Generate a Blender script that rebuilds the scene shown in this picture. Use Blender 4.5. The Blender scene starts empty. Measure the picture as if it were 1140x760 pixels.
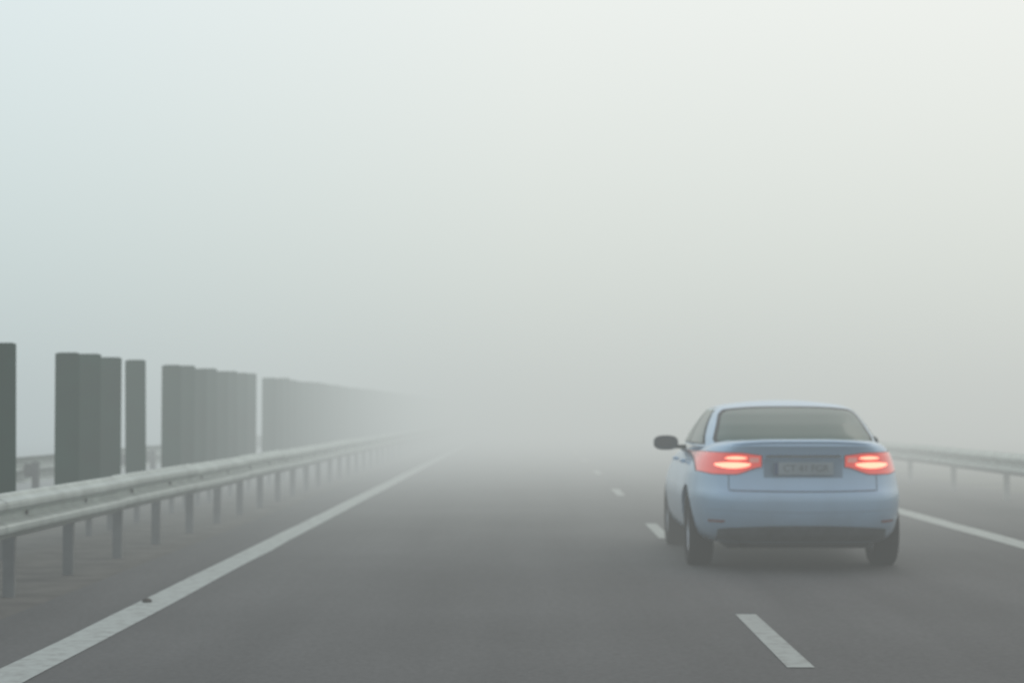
import bpy, bmesh, math, random
import numpy as np
from mathutils import Vector, Matrix
random.seed(4)
scene = bpy.context.scene
COL = scene.collection

# ------------------------------------------------------------------ materials
def new_mat(name):
    m = bpy.data.materials.new(name); m.use_nodes = True
    nt = m.node_tree
    return m, nt, nt.nodes, nt.links, nt.nodes['Principled BSDF']

def simple(name, col, rough=0.5, metal=0.0, coat=0.0, var=0.12, scale=6.0, bump=0.0, emis=None, estr=0.0, spec=0.5):
    m, nt, N, L, b = new_mat(name)
    b.inputs['Roughness'].default_value = rough
    b.inputs['Metallic'].default_value = metal
    b.inputs['Coat Weight'].default_value = coat
    b.inputs['Specular IOR Level'].default_value = spec
    tc = N.new('ShaderNodeTexCoord')
    no = N.new('ShaderNodeTexNoise'); no.inputs['Scale'].default_value = scale; no.inputs['Detail'].default_value = 6
    L.new(tc.outputs['Object'], no.inputs['Vector'])
    r = N.new('ShaderNodeValToRGB')
    r.color_ramp.elements[0].position = 0.3; r.color_ramp.elements[1].position = 0.7
    r.color_ramp.elements[0].color = tuple(c*(1-var) for c in col)+(1,)
    r.color_ramp.elements[1].color = tuple(min(1, c*(1+var)) for c in col)+(1,)
    L.new(no.outputs['Fac'], r.inputs['Fac']); L.new(r.outputs['Color'], b.inputs['Base Color'])
    if bump:
        bp = N.new('ShaderNodeBump'); bp.inputs['Strength'].default_value = bump; bp.inputs['Distance'].default_value = 0.01
        L.new(no.outputs['Fac'], bp.inputs['Height']); L.new(bp.outputs['Normal'], b.inputs['Normal'])
    if emis:
        b.inputs['Emission Color'].default_value = emis+(1,)
        b.inputs['Emission Strength'].default_value = estr
    return m

def asphalt_mat(name, base=0.075, tint=(1.0, 0.99, 0.98)):
    m, nt, N, L, b = new_mat(name)
    b.inputs['Roughness'].default_value = 0.75
    b.inputs['Specular IOR Level'].default_value = 0.35
    g = N.new('ShaderNodeNewGeometry')
    mp = N.new('ShaderNodeMapping'); mp.inputs['Scale'].default_value = (1.0, 0.06, 1.0)
    L.new(g.outputs['Position'], mp.inputs['Vector'])
    n1 = N.new('ShaderNodeTexNoise'); n1.inputs['Scale'].default_value = 1.6; n1.inputs['Detail'].default_value = 5
    L.new(mp.outputs['Vector'], n1.inputs['Vector'])
    n2 = N.new('ShaderNodeTexNoise'); n2.inputs['Scale'].default_value = 28; n2.inputs['Detail'].default_value = 8; n2.inputs['Roughness'].default_value = 0.75
    L.new(g.outputs['Position'], n2.inputs['Vector'])
    n3 = N.new('ShaderNodeTexNoise'); n3.inputs['Scale'].default_value = 0.35; n3.inputs['Detail'].default_value = 4
    L.new(g.outputs['Position'], n3.inputs['Vector'])
    def mr(src, a, c):
        q = N.new('ShaderNodeMapRange'); q.inputs['From Min'].default_value = 0.25; q.inputs['From Max'].default_value = 0.75
        q.inputs['To Min'].default_value = a; q.inputs['To Max'].default_value = c
        L.new(src, q.inputs['Value']); return q.outputs['Result']
    def mul(a, c):
        q = N.new('ShaderNodeMath'); q.operation = 'MULTIPLY'; L.new(a, q.inputs[0]); L.new(c, q.inputs[1]); return q.outputs[0]
    v = mul(mul(mr(n1.outputs['Fac'], 0.76, 1.24), mr(n2.outputs['Fac'], 0.55, 1.45)), mr(n3.outputs['Fac'], 0.82, 1.18))
    sc = N.new('ShaderNodeVectorMath'); sc.operation = 'SCALE'
    sc.inputs[0].default_value = tuple(base*t for t in tint)
    L.new(v, sc.inputs['Scale']); L.new(sc.outputs['Vector'], b.inputs['Base Color'])
    bp = N.new('ShaderNodeBump'); bp.inputs['Strength'].default_value = 0.5; bp.inputs['Distance'].default_value = 0.006
    L.new(n2.outputs['Fac'], bp.inputs['Height']); L.new(bp.outputs['Normal'], b.inputs['Normal'])
    return m

def paint_line_mat(name, k):
    m, nt, N, L, b = new_mat(name)
    b.inputs['Roughness'].default_value = 0.6
    g = N.new('ShaderNodeNewGeometry')
    n = N.new('ShaderNodeTexNoise'); n.inputs['Scale'].default_value = 9; n.inputs['Detail'].default_value = 9; n.inputs['Roughness'].default_value = 0.7
    L.new(g.outputs['Position'], n.inputs['Vector'])
    r = N.new('ShaderNodeValToRGB')
    r.color_ramp.elements[0].position = 0.33; r.color_ramp.elements[0].color = (0.28*k, 0.29*k, 0.27*k, 1)
    r.color_ramp.elements[1].position = 0.54; r.color_ramp.elements[1].color = (0.44*k, 0.475*k, 0.445*k, 1)
    L.new(n.outputs['Fac'], r.inputs['Fac']); L.new(r.outputs['Color'], b.inputs['Base Color'])
    return m

M_asph = asphalt_mat('asphalt', 0.080)
M_asph2 = asphalt_mat('asphalt_worn_shoulder', 0.085, (1.03, 1.0, 0.94))
M_line = paint_line_mat('road_paint', 1.0)
M_dash = paint_line_mat('worn_road_paint', 0.85)
M_ground = simple('verge_soil', (0.11, 0.115, 0.09), 0.95, var=0.4, scale=1.3, bump=0.6)
M_median = simple('median_gravel', (0.095, 0.088, 0.076), 0.95, var=0.35, scale=3.0, bump=0.6)
M_steel = simple('galvanised_steel', (0.47, 0.52, 0.49), 0.5, metal=0.3, var=0.16, scale=3.5)
M_post = simple('galvanised_post', (0.20, 0.21, 0.21), 0.6, metal=0.3, var=0.2, scale=5)
M_postl = simple('galvanised_post_light', (0.36, 0.38, 0.37), 0.6, metal=0.3, var=0.2, scale=5)
M_green = simple('green_glare_slat', (0.006, 0.058, 0.036), 0.7, var=0.25, scale=3, spec=0.1)

# ------------------------------------------------------------------ helpers
def mesh_obj(name, verts, faces, mats, parent=None, smooth=False, fmat=None, loc=(0, 0, 0)):
    me = bpy.data.meshes.new(name); me.from_pydata([tuple(v) for v in verts], [], faces); me.update()
    bm = bmesh.new(); bm.from_mesh(me); bmesh.ops.recalc_face_normals(bm, faces=bm.faces) if fmat is None else None
    bm.to_mesh(me); bm.free()
    o = bpy.data.objects.new(name, me); COL.objects.link(o); o.location = loc
    for m in (mats if isinstance(mats, (list, tuple)) else [mats]): me.materials.append(m)
    if fmat:
        for p, k in zip(me.polygons, fmat): p.material_index = k
    if smooth:
        for p in me.polygons: p.use_smooth = True
    if parent: o.parent = parent
    return o

def box_into(V, F, x0, x1, y0, y1, z0, z1):
    b = len(V)
    V += [(x0, y0, z0), (x1, y0, z0), (x1, y1, z0), (x0, y1, z0), (x0, y0, z1), (x1, y0, z1), (x1, y1, z1), (x0, y1, z1)]
    F += [(b, b+3, b+2, b+1), (b+4, b+5, b+6, b+7), (b, b+1, b+5, b+4), (b+1, b+2, b+6, b+5), (b+2, b+3, b+7, b+6), (b+3, b, b+4, b+7)]

def empty(name, loc=(0, 0, 0)):
    e = bpy.data.objects.new(name, None); COL.objects.link(e); e.location = loc; return e

def sheet(name, x0, x1, y0, y1, z, mat):
    return mesh_obj(name, [(x0, y0, z), (x1, y0, z), (x1, y1, z), (x0, y1, z)], [(0, 1, 2, 3)], mat)

# ------------------------------------------------------------------ ground & roads
sheet('ground', -1500, 1500, -800, 2500, 0.0, M_ground)
sheet('median_strip', -6.6, -3.3, -200, 800, 0.004, M_median)
sheet('motorway_road', -3.3, 7.6, -200, 800, 0.008, M_asph)
sheet('opposite_road', -17.5, -6.6, -200, 800, 0.008, M_asph2)
def line_obj(name, x, w, segs, z=0.012, mat=None):
    V = []; F = []
    for (a, c) in segs:
        n = max(1, int((c-a)/1.5)); b = len(V)
        for i in range(n+1):
            y = a+(c-a)*i/n
            j1 = random.uniform(-.008, .008); j2 = random.uniform(-.008, .008)
            V += [(x-w/2+j1, y, z), (x+w/2+j2, y, z)]
        F += [(b+2*i, b+2*i+1, b+2*i+3, b+2*i+2) for i in range(n)]
    return mesh_obj(name, V, F, mat or M_line)
line_obj('lane_edge_line', -2.54, 0.24, [(-50, 300)])
line_obj('lane_edge_line', 4.72, 0.26, [(-50, 300)])
line_obj('lane_dash_line', 1.35, 0.13, [(10.45+10.52*k, 13.17+10.52*k) for k in range(-6, 22)], mat=M_dash)
line_obj('opposite_edge_line', -7.4, 0.22, [(-50, 300)])
line_obj('opposite_dash_line', -11.3, 0.15, [(6+10.52*k, 8.7+10.52*k) for k in range(-3, 22)])

# ------------------------------------------------------------------ guardrails (W-beam)
def guardrail(name, X, face, ztop, y0, y1, spacing, phase, mpost=None):
    root = empty(name, (X, 0, 0)); mpost = mpost or M_post
    prof = [(0.0, 0.0), (0.018, -0.012), (0.030, -0.030), (0.078, -0.052), (0.083, -0.070), (0.083, -0.095), (0.074, -0.110), (0.022, -0.133), (0.008, -0.150),
            (0.008, -0.165), (0.022, -0.180), (0.074, -0.203), (0.083, -0.218), (0.083, -0.243), (0.078, -0.260), (0.030, -0.282), (0.018, -0.298), (0.0, -0.312)]
    V = []; F = []
    ys = []
    y = y0
    while y < y1:
        ys.append(y); y += 3.8
    n = len(prof)
    for a in ys:
        c = a+3.8+0.16
        dz = random.uniform(-0.006, 0.006); dx = random.uniform(-.004, .004)
        b = len(V)
        for k, yy in enumerate((a, c)):
            off = 0.0035 if k == 0 else 0.0
            for (px, pz) in prof: V.append((face*(px-off)+dx, yy, ztop+pz+dz))
            for (px, pz) in prof: V.append((face*(px-off-0.003)+dx, yy, ztop+pz+dz))
        for i in range(n-1):
            F.append((b+i, b+i+1, b+2*n+i+1, b+2*n+i))
            F.append((b+n+i, b+3*n+i, b+3*n+i+1, b+n+i+1))
        F.append((b, b+2*n, b+3*n, b+n)); F.append((b+n-1, b+2*n-1, b+4*n-1, b+3*n-1))
    beam = mesh_obj('beam', V, F, M_steel, root)
    V = []; F = []; VB = []; FB = []
    y = phase
    while y - spacing > y0: y -= spacing
    while y < y1:
        xs = -face*0.12
        tz = ztop-0.06+random.uniform(-.01, .01); lx = random.uniform(-.008, .008)
        box_into(V, F, xs-0.04+lx, xs+0.04+lx, y-0.003, y+0.003, -0.3, tz)
        box_into(V, F, xs-0.04+lx, xs-0.034+lx, y+0.0035, y+0.055, -0.3, tz)
        box_into(V, F, xs+0.034+lx, xs+0.04+lx, y+0.0035, y+0.055, -0.3, tz)
        s0, s1 = sorted((xs+face*0.053, face*0.004))
        box_into(V, F, s0, s1, y-0.03, y+0.05, ztop-0.24, ztop-0.08)
        s0, s1 = sorted((face*0.009, face*0.022))
        box_into(VB, FB, s0, s1, y-0.016, y+0.016, ztop-0.172, ztop-0.14)
        y += spacing
    mesh_obj('posts', V, F, mpost, root)
    mesh_obj('bolts', VB, FB, mpost, root)
    return root
guardrail('guardrail', -3.54, 1, 0.75, 6, 180, 1.9, 14.4)
guardrail('guardrail', -6.05, -1, 0.75, 6, 180, 1.9, 15.1)
guardrail('guardrail', 6.7, -1, 0.71, 6, 180, 3.8, 22.2, M_postl)

# ------------------------------------------------------------------ anti-glare slat fence
def glare_fence():
    root = empty('anti_glare_fence', (-4.6, 0, 0))
    ds = [15.6, 16.8, 17.9, 20.38, 21.35, 22.42, 23.94]
    d = 26.25
    while d < 33.6: ds.append(d); d += 1.02
    d = 36.0
    while d < 180: ds.append(d); d += 1.05 if random.random() > 0.04 else 1.5
    V = []; F = []; VP = []; FP = []
    for d in ds:
        h = 1.89+random.uniform(-.015, .015); w = 0.125
        lean = random.uniform(-.015, .015); tw = random.uniform(-.03, .03)
        cols = 7; b = len(V)
        for side in (0, 1):
            for i in range(cols):
                s = -1+2*i/(cols-1)
                bow = 0.03*(1-s*s)
                yy = d+bow+side*0.012+tw*s
                top = h-0.012*max(0, abs(s)-0.7)/0.3
                V.append((s*w, yy, 0.30)); V.append((s*w+lean, yy, top))
        for i in range(cols-1):
            a = b+2*i; F.append((a, a+2, a+3, a+1))
            a2 = b+2*cols+2*i; F.append((a2, a2+1, a2+3, a2+2))
            F.append((a+1, a+3, a2+3, a2+1)); F.append((a, a2, a2+2, a+2))
        F.append((b, b+1, b+2*cols+1, b+2*cols))
        e = b+2*(cols-1); e2 = e+2*cols; F.append((e, e2, e2+1, e+1))
        box_into(VP, FP, -0.03, 0.03, d+0.05, d+0.11, -0.2, 0.9)
    mesh_obj('slats', V, F, M_green, root)
    VR, FR = [], []
    box_into(VR, FR, -0.04, 0.04, 6, 180, 0.22, 0.285)
    mesh_obj('mounting_posts', VP, FP, M_post, root)
    mesh_obj('base_rail', VR, FR, M_post, root)
glare_fence()

def clod():
    bm = bmesh.new(); bmesh.ops.create_icosphere(bm, subdivisions=3, radius=0.032)
    for v in bm.verts:
        v.co *= random.uniform(0.8, 1.15); v.co.z = max(-0.010, v.co.z*0.55)
    me = bpy.data.meshes.new('dirt_clod'); bm.to_mesh(me); bm.free()
    me.materials.append(simple('clod_soil', (0.08, 0.07, 0.06), 0.95, var=0.3, scale=30))
    o = bpy.data.objects.new('dirt_clod', me); COL.objects.link(o); o.location = (-2.60, 13.95, 0.022)
clod()

# ------------------------------------------------------------------ car
CAR = empty('sedan_car', (2.17, 16.55, 0.0))
def car_paint():
    m, nt, N, L, b = new_mat('silver_blue_paint')
    b.inputs['Metallic'].default_value = 0.2; b.inputs['Roughness'].default_value = 0.38
    b.inputs['Coat Weight'].default_value = 0.7; b.inputs['Coat Roughness'].default_value = 0.08
    tc = N.new('ShaderNodeTexCoord')
    no = N.new('ShaderNodeTexNoise'); no.inputs['Scale'].default_value = 3; no.inputs['Detail'].default_value = 8
    L.new(tc.outputs['Object'], no.inputs['Vector'])
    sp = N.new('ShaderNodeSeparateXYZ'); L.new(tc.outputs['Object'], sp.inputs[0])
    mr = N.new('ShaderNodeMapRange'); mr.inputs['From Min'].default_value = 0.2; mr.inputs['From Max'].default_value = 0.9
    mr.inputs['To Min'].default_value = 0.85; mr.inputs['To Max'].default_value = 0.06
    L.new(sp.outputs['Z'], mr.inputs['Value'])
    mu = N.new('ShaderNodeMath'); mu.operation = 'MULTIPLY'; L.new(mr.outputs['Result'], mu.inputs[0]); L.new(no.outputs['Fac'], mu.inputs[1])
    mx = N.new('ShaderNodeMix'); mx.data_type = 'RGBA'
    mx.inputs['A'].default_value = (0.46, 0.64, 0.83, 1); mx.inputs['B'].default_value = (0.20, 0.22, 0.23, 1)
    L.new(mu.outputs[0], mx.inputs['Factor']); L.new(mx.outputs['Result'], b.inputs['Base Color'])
    return m
M_paint = car_paint()
M_black = simple('black_plastic', (0.04, 0.042, 0.045), 0.6, var=0.2, scale=12)
M_valance = simple('dusty_grey_plastic', (0.10, 0.11, 0.12), 0.7, var=0.25, scale=9)
M_seam = simple('panel_gap', (0.08, 0.09, 0.11), 0.8)
M_tyre = simple('tyre_rubber', (0.022, 0.022, 0.024), 0.9, var=0.3, scale=20, spec=.2)
M_rim = simple('alloy_rim', (0.5, 0.52, 0.54), 0.35, metal=0.8)
M_chrome = simple('chrome', (0.7, 0.72, 0.74), 0.2, metal=1.0)
M_lens = simple('red_lens', (0.42, 0.05, 0.045), 0.15, coat=1, emis=(1.0, 0.10, 0.075), estr=0.48)
M_lamp = simple('lit_tail_lamp', (0.9, 0.2, 0.12), 0.3, emis=(1.0, 0.27, 0.17), estr=3.0)
M_lens2 = simple('clear_lens', (0.65, 0.4, 0.38), 0.15, coat=1, emis=(1, 0.3, 0.22), estr=0.3)
M_reflector = simple('red_reflector', (0.25, 0.08, 0.07), 0.25)
M_plate = simple('plate_white', (0.34, 0.39, 0.42), 0.5, var=0.1)
M_plateblue = simple('plate_blue', (0.10, 0.14, 0.24), 0.5)
M_char = simple('plate_characters', (0.19, 0.22, 0.24), 0.5)
M_seat = simple('seat_fabric', (0.05, 0.05, 0.055), 0.9)
def glass_mat():
    m, nt, N, L, b = new_mat('tinted_glass')
    b.inputs['Base Color'].default_value = (0.04, 0.12, 0.095, 1)
    b.inputs['Roughness'].default_value = 0.06; b.inputs['IOR'].default_value = 1.7
    b.inputs['Specular Tint'].default_value = (0.82, 1.0, 0.95, 1)
    b.inputs['Coat Weight'].default_value = 1.0
    tc = N.new('ShaderNodeTexCoord'); no = N.new('ShaderNodeTexNoise'); no.inputs['Scale'].default_value = 2.2
    L.new(tc.outputs['Object'], no.inputs['Vector'])
    mr = N.new('ShaderNodeMapRange'); mr.inputs['To Min'].default_value = 0.04; mr.inputs['To Max'].default_value = 0.16
    L.new(no.outputs['Fac'], mr.inputs['Value']); L.new(mr.outputs['Result'], b.inputs['Roughness'])
    t = N.new('ShaderNodeBsdfTransparent'); t.inputs['Color'].default_value = (0.55, 0.78, 0.70, 1)
    mx = N.new('ShaderNodeMixShader'); mx.inputs[0].default_value = 0.42
    L.new(b.outputs[0], mx.inputs[1]); L.new(t.outputs[0], mx.inputs[2])
    L.new(mx.outputs[0], N['Material Output'].inputs['Surface'])
    return m
M_glass = glass_mat()

ZB, ZT = 0.23, 1.06
zt_ = [.23, .26, .30, .36, .45, .53, .60, .64, .68, .72, .80, .88, .94, .985, 1.02, 1.045, 1.06]
wt_ = [.76, .81, .845, .866, .882, .892, .897, .896, .893, .888, .874, .852, .828, .796, .758, .71, .64]
rt_ = [.22, .14, .085, .04, .01, 0., .0, .012, .045, .062, .075, .075, .062, .042, .022, .03, .075]
ft_ = [4.25, 4.32, 4.38, 4.42, 4.46, 4.5, 4.5, 4.5, 4.49, 4.48, 4.44, 4.4, 4.34, 4.28, 4.2, 4.15, 4.05]
NB = 5.2
def topz(y): return float(np.interp(y, [-1, .45, 1.2, 3.1, 3.9, 4.2, 4.6], [1.06, 1.055, .995, .975, .88, .80, .64]))
def bw(z): return float(np.interp(z, zt_, wt_))
def br(z): return float(np.interp(z, zt_, rt_))
def bf(z): return float(np.interp(z, zt_, ft_))
def rear_y(x, z):
    w = bw(z); r = br(z); f = bf(z); yc = (r+f)/2; Lh = (f-r)/2
    q = max(0.0, 1-min(1, abs(x)/w)**NB)
    return yc-Lh*q**(1/NB)
def ring(w, r, f, n, cnt):
    yc = (r+f)/2; Lh = (f-r)/2; out = []
    for i in range(cnt):
        a = 2*math.pi*i/cnt+0.0001
        c, s = math.cos(a), math.sin(a)
        out.append((w*math.copysign(abs(c)**(2/n), c), yc+Lh*math.copysign(abs(s)**(2/n), s)))
    return out
def loft(name, rings, mat, closed_top, closed_bot):
    cnt = len(rings[0]); V = [p for r in rings for p in r]; F = []
    for k in range(len(rings)-1):
        for i in range(cnt):
            j = (i+1) % cnt
            F.append((k*cnt+i, k*cnt+j, (k+1)*cnt+j, (k+1)*cnt+i))
    if closed_top: F.append(tuple((len(rings)-1)*cnt+i for i in range(cnt)))
    if closed_bot: F.append(tuple(reversed(range(cnt))))
    return mesh_obj(name, V, F, mat, CAR)
CNT = 200
rings = []
zs = sorted(set(zt_+[.28, .33, .40, .49, .57, .62, .66, .70, .76, .84, .91, .965, 1.003, 1.034, 1.053]))
for z in zs:
    t = (z-ZB)/(ZT-ZB)
    R = []
    for (x, y) in ring(bw(z), br(z), bf(z), NB, CNT):
        R.append((x, y, ZB+t*(topz(y)-ZB)))
    rings.append(R)
base = ring(bw(1.06), br(1.06), bf(1.06), NB, CNT)
for s in (.93, .8, .6, .4, .2, .04):
    R = []
    for (x, y) in base:
        xx = x*s; yy = 2.05+(y-2.05)*(s**0.35)
        R.append((xx, yy, topz(yy)+0.022*(1-s*s)))
    rings.append(R)
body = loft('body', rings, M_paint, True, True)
def cyl(name, x0, x1, y, z, r, seg=48):
    V = []; F = []
    for x in (x0, x1):
        for i in range(seg):
            a = 2*math.pi*i/seg; V.append((x, y+r*math.cos(a), z+r*math.sin(a)))
    for i in range(seg):
        j = (i+1) % seg; F.append((i, j, seg+j, seg+i))
    F.append(tuple(range(seg))); F.append(tuple(reversed(range(seg, 2*seg))))
    return mesh_obj(name, V, F, M_black, CAR)
RW = 0.315
cutters = []
for yy in (.95, 3.6):
    for sx in (-1, 1):
        a, c = sorted((sx*0.60, sx*1.1))
        k = cyl('cutter', a, c, yy, 0.33, 0.355); cutters.append(k)
        md = body.modifiers.new('b', 'BOOLEAN'); md.operation = 'DIFFERENCE'; md.object = k; md.solver = 'EXACT'
bpy.context.view_layer.update()
dg = bpy.context.evaluated_depsgraph_get()
nm = bpy.data.meshes.new_from_object(body.evaluated_get(dg))
body.modifiers.clear(); body.data = nm
for k in cutters: bpy.data.objects.remove(k, do_unlink=True)
for p in nm.polygons: p.use_smooth = True
nm.set_sharp_from_angle(angle=math.radians(38))

# greenhouse
gv = [0, .25, .5, .75, .9, 1.0]
gz = [1.00, 1.09, 1.18, 1.27, 1.320, 1.352]
gw = [.77, .738, .692, .636, .590, .52]
gr = [.38, .52, .70, .93, 1.10, 1.30]
gf = [3.45, 3.18, 2.90, 2.60, 2.42, 2.22]
NG = 4.2
def gp(arr, v): return float(np.interp(v, gv, arr))
rings = []
for v in np.linspace(0, 1, 21):
    rings.append([(x, y, gp(gz, v)) for (x, y) in ring(gp(gw, v), gp(gr, v), gp(gf, v), NG, CNT)])
base = ring(.52, 1.30, 2.22, NG, CNT)
for s in (.94, .85, .7, .5, .3, .1):
    rings.append([(x*s, 1.76+(y-1.76)*s, 1.352+0.044*(1-s**2.0)) for (x, y) in base])
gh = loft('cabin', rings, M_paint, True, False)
for p in gh.data.polygons: p.use_smooth = True
def grear(x, v):
    w = gp(gw, v); r = gp(gr, v); f = gp(gf, v); yc = (r+f)/2; Lh = (f-r)/2
    return yc-Lh*max(0, 1-min(1, abs(x)/w)**NG)**(1/NG)
def gside(y, v):
    w = gp(gw, v); r = gp(gr, v); f = gp(gf, v); yc = (r+f)/2; Lh = (f-r)/2
    return w*max(0, 1-min(1, abs(y-yc)/Lh)**NG)**(1/NG)
def grid_faces(nu, nv):
    return [(j*(nu+1)+i, j*(nu+1)+i+1, (j+1)*(nu+1)+i+1, (j+1)*(nu+1)+i) for j in range(nv) for i in range(nu)]
def patch(name, fn, nu, nv, mat):
    V = [fn(i/nu, j/nv) for j in range(nv+1) for i in range(nu+1)]
    o = mesh_obj(name, V, grid_faces(nu, nv), mat, CAR, smooth=True)
    return o
def rwin(x_scale, v0, v1, off):
    def f(u, t):
        s = 2*u-1
        vt = v1-.08*abs(s)**3
        v = v0+(vt-v0)*t
        hw = (.672-.135*v)*x_scale
        hw -= 0.035*max(0, (t-.8)/.2)**2+0.02*max(0, (.15-t)/.15)**2
        x = s*hw
        return (x, grear(x, v)-off, gp(gz, v)+off*0.5)
    return f
patch('rear_window_border', rwin(1.03, .10, .955, .004), 40, 16, M_black)
patch('rear_window', rwin(0.985, .13, .90, .009), 40, 16, M_glass)
patch('windscreen', lambda u, t: ((2*u-1)*(.70-.13*t)*.96, 2*((gp(gr, .06+.84*t)+gp(gf, .06+.84*t))/2)-grear((2*u-1)*(.70-.13*t)*.96, .06+.84*t)+.006, gp(gz, .06+.84*t)+.004), 30, 14, M_glass)
for sx in (-1, 1):
    for (nm_, a0, a1, b0, b1) in (('rear_side_window', 0.95, 1.42, 1.93, 1.93), ('front_side_window', 2.0, 2.0, 3.05, 2.42)):
        def f(u, t, a0=a0, a1=a1, b0=b0, b1=b1, sx=sx):
            v = .08+.80*t; ya = a0+(a1-a0)*t; yb = b0+(b1-b0)*t
            y = ya+(yb-ya)*u
            return (sx*(gside(y, v)+.006), y, gp(gz, v))
        patch(nm_, f, 16, 10, M_glass)
    def f(u, t, sx=sx):
        v = .05+.87*t; ya = .86+.56*t; yb = 3.16-.70*t; y = ya+(yb-ya)*u
        return (sx*(gside(y, v)+.003), y, gp(gz, v))
    patch('window_trim', f, 30, 10, M_black)
def bpatch(name, x0, x1, zb, zt, mat, off=.006, nu=24, nv=8):
    zbf = zb if callable(zb) else (lambda u: zb)
    ztf = zt if callable(zt) else (lambda u: zt)
    def f(u, t):
        x = x0+(x1-x0)*u; z = zbf(u)+(ztf(u)-zbf(u))*t
        return (x, rear_y(x, z)-off, z)
    return patch(name, f, nu, nv, mat)
def sm(a, b, u):
    q = max(0, min(1, (u-a)/(b-a))); return q*q*(3-2*q)
def lz0(u): return .850-.058*sm(0, .45, u)+.018*sm(.75, 1, u)
def lz1(u): return .940+.016*sm(0, .35, u)+.012*u-.012*sm(.9, 1, u)
for sx in (-1, 1):
    bpatch('tail_light_lens', sx*.335, sx*.820, lz0, lz1, M_lens, .010, 44, 10)
    bpatch('tail_light_gasket', sx*.328, sx*.827, lambda u: lz0(u)-.005, lambda u: lz1(u)+.005, M_seam, .005, 44, 10)
    bpatch('tail_light_lamp', sx*.42, sx*.70, lambda u: .868-.030*math.sin(math.pi*u)**.6, lambda u: .872+.014*math.sin(math.pi*u)**.6, M_lamp, .016, 24, 8)
    bpatch('tail_light_bulb', sx*.45, sx*.62, lambda u: .918-.010*math.sin(math.pi*u)**.6, lambda u: .920+.014*math.sin(math.pi*u)**.6, M_lamp, .016, 14, 6)
    bpatch('reverse_lens', sx*.355, sx*.43, lambda u: .885, lambda u: .925, M_lens2, .015, 8, 4)
    bpatch('bumper_reflector', sx*.63, sx*.75, .405, .422, M_reflector, .006, 12, 2)
    bpatch('boot_gap', sx*.592, sx*.597, .67, .785, M_seam, .003, 1, 8)
bpatch('boot_gap_lower', -.595, .595, lambda u: .662-.01*math.sin(math.pi*u), lambda u: .668-.01*math.sin(math.pi*u), M_seam, .005, 30, 1)
bpatch('boot_handle_trim', -.30, .30, .925, .945, M_chrome, .014, 20, 3)
bpatch('plate_recess_shade', -.315, .315, lambda u: .765, lambda u: .915, simple('recess_shade_tone', (.25, .34, .43), .45), .003, 20, 6)  # darker patch on the surface: shade of the plate recess painted as colour
bpatch('lower_valance', -.68, .68, lambda u: .25, lambda u: .345+.035*math.sin(math.pi*u)**.5, M_valance, .006, 40, 8)
bpatch('bumper_crease_shade', -.76, .76, lambda u: .505-.02*math.sin(math.pi*u), lambda u: .511-.02*math.sin(math.pi*u), simple('crease_shade_tone', (.33, .43, .53), .5), .003, 40, 1)  # thin darker strip: shade line of the bumper fold painted in colour
V = []; F = []; py = rear_y(0, .84)-.012
box_into(V, F, -.24, .24, py-.012, py, .787, .888)
mesh_obj('number_plate', V, F, M_plate, CAR)
V = []; F = []; box_into(V, F, -.236, -.203, py-.0145, py-.0125, .790, .885)
mesh_obj('plate_band', V, F, M_plateblue, CAR)
tx = bpy.data.curves.new('plate_text', 'FONT'); tx.body = 'CT 41 FGR'; tx.size = .078; tx.align_x = 'CENTER'; tx.align_y = 'CENTER'; tx.extrude = .001
to = bpy.data.objects.new('plate_text', tx); COL.objects.link(to); to.parent = CAR; to.location = (.02, py-.0155, .837); to.rotation_euler = (math.radians(90), 0, 0)
tx.materials.append(M_char)
def lip(u, t):
    s = 2*u-1
    x = s*.65; a = t*math.pi*2
    yb = rear_y(x, 1.035)
    return (x, yb+.03-.045*math.cos(a), 1.052+.016*math.sin(a)-.040*abs(s)**3.5)
patch('boot_lip', lip, 40, 10, M_paint)
V = []; F = []; box_into(V, F, -.12, .12, grear(0, .86)-.03, grear(0, .86)-.012, 1.294, 1.304)
mesh_obj('high_brake_lamp', V, F, M_reflector, CAR)
V = []; F = []; seg = 20
for (r, y) in ((.03, .20), (.03, .45), (.024, .45), (.024, .20)):
    for i in range(seg):
        a = 2*math.pi*i/seg; V.append((-.48+r*1.3*math.cos(a), y, .225+r*math.sin(a)))
for k in range(3):
    for i in range(seg):
        j = (i+1) % seg; F.append((k*seg+i, k*seg+j, (k+1)*seg+j, (k+1)*seg+i))
mesh_obj('exhaust', V, F, M_chrome, CAR, smooth=True)
V = []; F = []; box_into(V, F, -.58, .58, .40, 4.1, .18, .26); box_into(V, F, -.70, .70, .90, 1.0, .22, .30)
mesh_obj('underbody', V, F, M_black, CAR)
V = []; F = []
for x in (-.38, .0, .38):
    box_into(V, F, x-.12, x+.12, 1.25, 1.33, 1.02, 1.17)
box_into(V, F, -.55, .55, 1.22, 1.36, .75, 1.02)
for x in (-.36, .36):
    box_into(V, F, x-.22, x+.22, 2.15, 2.28, .7, 1.07); box_into(V, F, x-.12, x+.12, 2.15, 2.24, 1.09, 1.25)
so = mesh_obj('seats', V, F, M_seat, CAR)
bv = so.modifiers.new('bev', 'BEVEL'); bv.width = .035; bv.segments = 3
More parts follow.
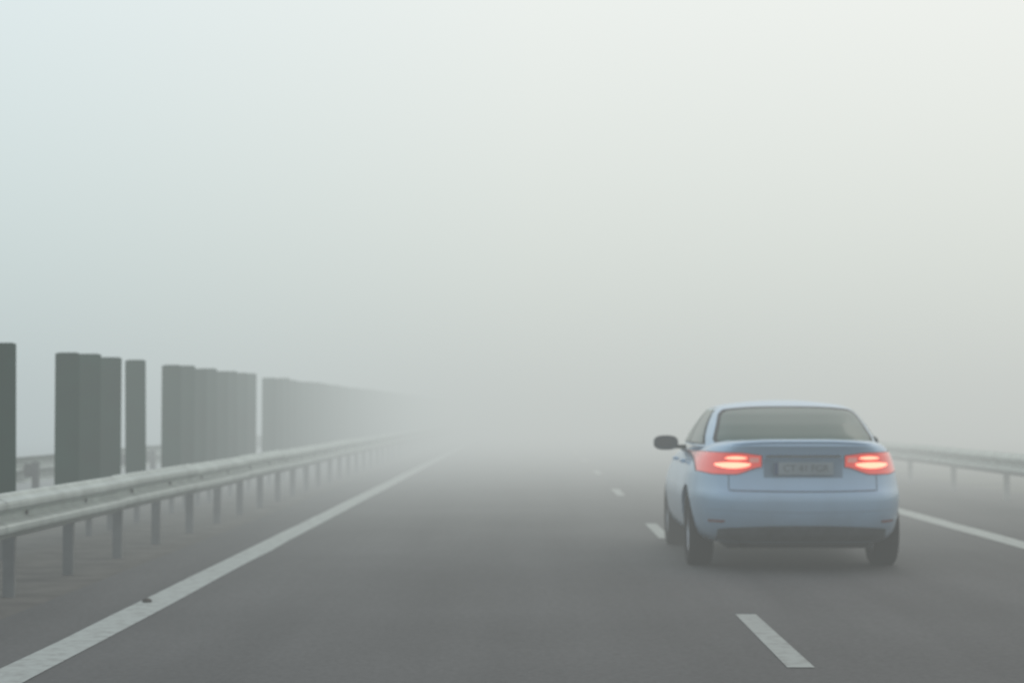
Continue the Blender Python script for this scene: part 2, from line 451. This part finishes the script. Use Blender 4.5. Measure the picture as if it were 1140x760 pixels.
def wheel(name, x, y):
    e = bpy.data.objects.new(name, None); COL.objects.link(e); e.parent = CAR; e.location = (x, y, RW)
    prof = [(.20, -.085), (.235, -.098), (.285, -.103), (.305, -.092), (.315, -.075), (.315, -.03), (.308, -.028), (.308, -.020), (.315, -.018), (.315, .018), (.308, .020), (.308, .028), (.315, .03), (.315, .075), (.305, .092), (.285, .103), (.235, .098), (.20, .085)]
    seg = 56; V = []; F = []
    for i in range(seg):
        a = 2*math.pi*i/seg
        for (r, xx) in prof: V.append((xx, r*math.cos(a), r*math.sin(a)))
    n = len(prof)
    for i in range(seg):
        j = (i+1) % seg
        for k in range(n-1): F.append((i*n+k, i*n+k+1, j*n+k+1, j*n+k))
    t = mesh_obj('tyre', V, F, M_tyre, smooth=True); t.parent = e
    t.data.set_sharp_from_angle(angle=math.radians(40))
    sx = 1 if x > 0 else -1
    V = []; F = []
    seg = 48
    pr = [(.205, .085), (.198, .06), (.19, -.06), (.205, -.085)]
    for i in range(seg):
        a = 2*math.pi*i/seg
        for (r, xx) in pr: V.append((xx*sx, r*math.cos(a), r*math.sin(a)))
    for i in range(seg):
        j = (i+1) % seg
        for k in range(3): F.append((i*4+k, i*4+k+1, j*4+k+1, j*4+k))
    for s in range(5):
        a = 2*math.pi*s/5
        b = len(V)
        for xx in (.045, .07):
            for (r, da) in ((.03, -.5), (.2, -.11), (.2, .11), (.03, .5)):
                V.append((xx*sx, r*math.cos(a+da), r*math.sin(a+da)))
        F += [(b, b+1, b+2, b+3), (b+4, b+7, b+6, b+5), (b, b+4, b+5, b+1), (b+1, b+5, b+6, b+2), (b+2, b+6, b+7, b+3), (b+3, b+7, b+4, b)]
    b = len(V)
    for xx in (.03, .075):
        for i in range(16):
            a = 2*math.pi*i/16; V.append((xx*sx, .05*math.cos(a), .05*math.sin(a)))
    for i in range(16):
        j = (i+1) % 16; F.append((b+i, b+j, b+16+j, b+16+i))
    F.append(tuple(b+16+i for i in range(16)))
    r_ = mesh_obj('rim', V, F, M_rim); r_.parent = e
    V = []; F = []
    for i in range(32):
        a = 2*math.pi*i/32; V.append((.0, .15*math.cos(a), .15*math.sin(a)))
    F.append(tuple(range(32)))
    d_ = mesh_obj('brake_disc', V, F, M_black); d_.parent = e
for (x, y, n_) in ((-.77, .95, 'wheel_rear_left'), (.77, .95, 'wheel_rear_right'), (-.77, 3.6, 'wheel_front_left'), (.77, 3.6, 'wheel_front_right')):
    wheel(n_, x, y)
for sx in (-1, 1):
    bm = bmesh.new(); bmesh.ops.create_uvsphere(bm, u_segments=24, v_segments=16, radius=1)
    for v in bm.verts:
        x, y, z = v.co
        q = lambda a, p: math.copysign(abs(a)**p, a)
        v.co = (q(x, .7)*.115, q(y, .8)*.075, q(z, .75)*.068)
        if v.co.y < -.035: v.co.y = -.035
    me = bpy.data.meshes.new('mirror_housing'); bm.to_mesh(me); bm.free()
    for p in me.polygons: p.use_smooth = True
    me.materials.append(simple('mirror_shell', (.07, .08, .09), .4))
    o = bpy.data.objects.new('mirror_housing', me); COL.objects.link(o); o.parent = CAR; o.location = (sx*.93, 2.72, 1.005)
    me.set_sharp_from_angle(angle=math.radians(50))
    V = []; F = []; a, c = sorted((sx*.74, sx*.90)); box_into(V, F, a, c, 2.70, 2.76, .950, .985)
    mesh_obj('mirror_arm', V, F, M_black, CAR)
    V = [(sx*.93+.085*math.cos(t), 2.683, 1.005+.044*math.sin(t)) for t in [2*math.pi*i/24 for i in range(24)]]
    mesh_obj('mirror_glass', V, [tuple(range(24))], simple('mirror_glass_dark', (.12, .13, .14), .15, metal=.9), CAR)
    for yh in (1.35, 2.25):
        V = []; F = []; a, c = sorted((sx*.845, sx*.890)); box_into(V, F, a, c, yh, yh+.2, .855, .885)
        h = mesh_obj('door_handle', V, F, M_paint, CAR); b_ = h.modifiers.new('b', 'BEVEL'); b_.width = .008; b_.segments = 2
    for yh in (1.02, 1.95, 3.05):
        V = []; F = []
        for i in range(12):
            z = .36+i*.053
            zz = ZB+(z-ZB)/(topz(yh)-ZB)*(ZT-ZB); w = bw(min(1.04, zz))
            yc = 2.25; xx = w*(1-(abs(yh-yc)/2.25)**NB)**(1/NB)+.003
            V += [(sx*xx, yh, z), (sx*xx, yh+.008, z)]
        F = [(2*i, 2*i+1, 2*i+3, 2*i+2) for i in range(11)]
        mesh_obj('door_gap', V, F, M_seam, CAR)

# ------------------------------------------------------------------ fog
def fog():
    V = []; F = []; box_into(V, F, -90, 90, -40, 170, -1, 40)
    m = bpy.data.materials.new('fog_volume'); m.use_nodes = True
    nt = m.node_tree; N = nt.nodes; L = nt.links
    N.remove(N['Principled BSDF'])
    out = N['Material Output']
    g = N.new('ShaderNodeNewGeometry'); sp = N.new('ShaderNodeSeparateXYZ'); L.new(g.outputs['Position'], sp.inputs[0])
    mr = N.new('ShaderNodeMapRange'); mr.inputs['From Min'].default_value = -20; mr.inputs['From Max'].default_value = 130
    L.new(sp.outputs['Y'], mr.inputs['Value'])
    ramp = N.new('ShaderNodeValToRGB')
    cr = ramp.color_ramp
    def K(y): return (y+20)/150
    pts = [(0, .011), (15, .012), (23, .034), (36, .058), (65, .066), (110, .08)]
    cr.elements[0].position = K(0); cr.elements[0].color = (pts[0][1]*10,)*3+(1,)
    cr.elements[1].position = K(110); cr.elements[1].color = (pts[-1][1]*10,)*3+(1,)
    for y, v in pts[1:-1]:
        e = cr.elements.new(K(y)); e.color = (v*10,)*3+(1,)
    L.new(mr.outputs['Result'], ramp.inputs['Fac'])
    dn = N.new('ShaderNodeMath'); dn.operation = 'MULTIPLY'; dn.inputs[1].default_value = 0.1
    L.new(ramp.outputs['Color'], dn.inputs[0])
    mh = N.new('ShaderNodeMapRange'); mh.inputs['From Min'].default_value = 0; mh.inputs['From Max'].default_value = 30
    L.new(sp.outputs['Z'], mh.inputs['Value'])
    hr = N.new('ShaderNodeValToRGB'); c2 = hr.color_ramp
    hp = [(0, (.500, .530, .520)), (2, (.590, .628, .610)), (4.5, (.735, .785, .745)), (9, (.92, .955, .935)), (17, (1.08, 1.09, 1.09))]  # fog glow by height: brighter skylight higher up painted into the emission
    c2.elements[0].position = 0; c2.elements[0].color = hp[0][1]+(1,)
    c2.elements[1].position = 17/30; c2.elements[1].color = hp[-1][1]+(1,)
    for h, c in hp[1:-1]:
        e = c2.elements.new(h/30); e.color = c+(1,)
    L.new(mh.outputs['Result'], hr.inputs['Fac'])
    mx_ = N.new('ShaderNodeMapRange'); mx_.inputs['From Min'].default_value = -16; mx_.inputs['From Max'].default_value = 16
    L.new(sp.outputs['X'], mx_.inputs['Value'])
    xr = N.new('ShaderNodeValToRGB'); c3 = xr.color_ramp
    c3.elements[0].position = 0; c3.elements[0].color = (.77, .88, .95, 1)  # sideways tint of the glow: bluer left, warmer towards the sun, painted in
    c3.elements[1].position = 1; c3.elements[1].color = (1.04, 1.01, .985, 1)
    e = c3.elements.new(.5); e.color = (.985, .985, .98, 1)
    L.new(mx_.outputs['Result'], xr.inputs['Fac'])
    mu = N.new('ShaderNodeMix'); mu.data_type = 'RGBA'; mu.blend_type = 'MULTIPLY'; mu.inputs['Factor'].default_value = 1
    L.new(hr.outputs['Color'], mu.inputs['A']); L.new(xr.outputs['Color'], mu.inputs['B'])
    ab = N.new('ShaderNodeVolumeAbsorption'); ab.inputs['Color'].default_value = (0, 0, 0, 1); L.new(dn.outputs[0], ab.inputs['Density'])
    em = N.new('ShaderNodeEmission'); L.new(mu.outputs['Result'], em.inputs['Color']); L.new(dn.outputs[0], em.inputs['Strength'])  # fog emits light itself, standing in for scattered daylight
    ad = N.new('ShaderNodeAddShader'); L.new(ab.outputs[0], ad.inputs[0]); L.new(em.outputs[0], ad.inputs[1])
    L.new(ad.outputs[0], out.inputs['Volume'])
    m.cycles.volume_step_rate = 0.45
    mesh_obj('fog', V, F, m)
fog()

# ------------------------------------------------------------------ light
el, az = math.radians(38), math.radians(35)
w = bpy.data.worlds.new('World'); scene.world = w; w.use_nodes = True
nt = w.node_tree; sky = nt.nodes.new('ShaderNodeTexSky'); sky.sky_type = 'NISHITA'; sky.sun_disc = False
sky.sun_elevation = el; sky.sun_rotation = az; sky.dust_density = 4; sky.air_density = 1.2
bg = nt.nodes['Background']; bg.inputs['Strength'].default_value = 0.10
nt.links.new(sky.outputs['Color'], bg.inputs['Color'])
sl = bpy.data.lights.new('sun', 'SUN'); sl.energy = 1.0; sl.angle = math.radians(25); sl.color = (1, .96, .9)
so = bpy.data.objects.new('sun', sl); COL.objects.link(so)
dirv = Vector((math.sin(az)*math.cos(el), math.cos(az)*math.cos(el), math.sin(el)))
so.rotation_euler = dirv.to_track_quat('Z', 'Y').to_euler()

# ------------------------------------------------------------------ camera
cam = bpy.data.cameras.new('camera'); co = bpy.data.objects.new('camera', cam); COL.objects.link(co)
F_PX = 2300.0
cam.sensor_width = 36; cam.lens = F_PX/1140*36; cam.clip_end = 5000; cam.clip_start = .1
co.location = (0, 0, 1.3)
co.rotation_euler = (math.radians(90)+math.atan(77/F_PX), 0, math.atan(23/F_PX))
cam.dof.use_dof = True; cam.dof.focus_distance = 7.2; cam.dof.aperture_fstop = 3.6
scene.camera = co
scene.view_settings.view_transform = 'Standard'; scene.view_settings.look = 'None'; scene.view_settings.exposure = 0
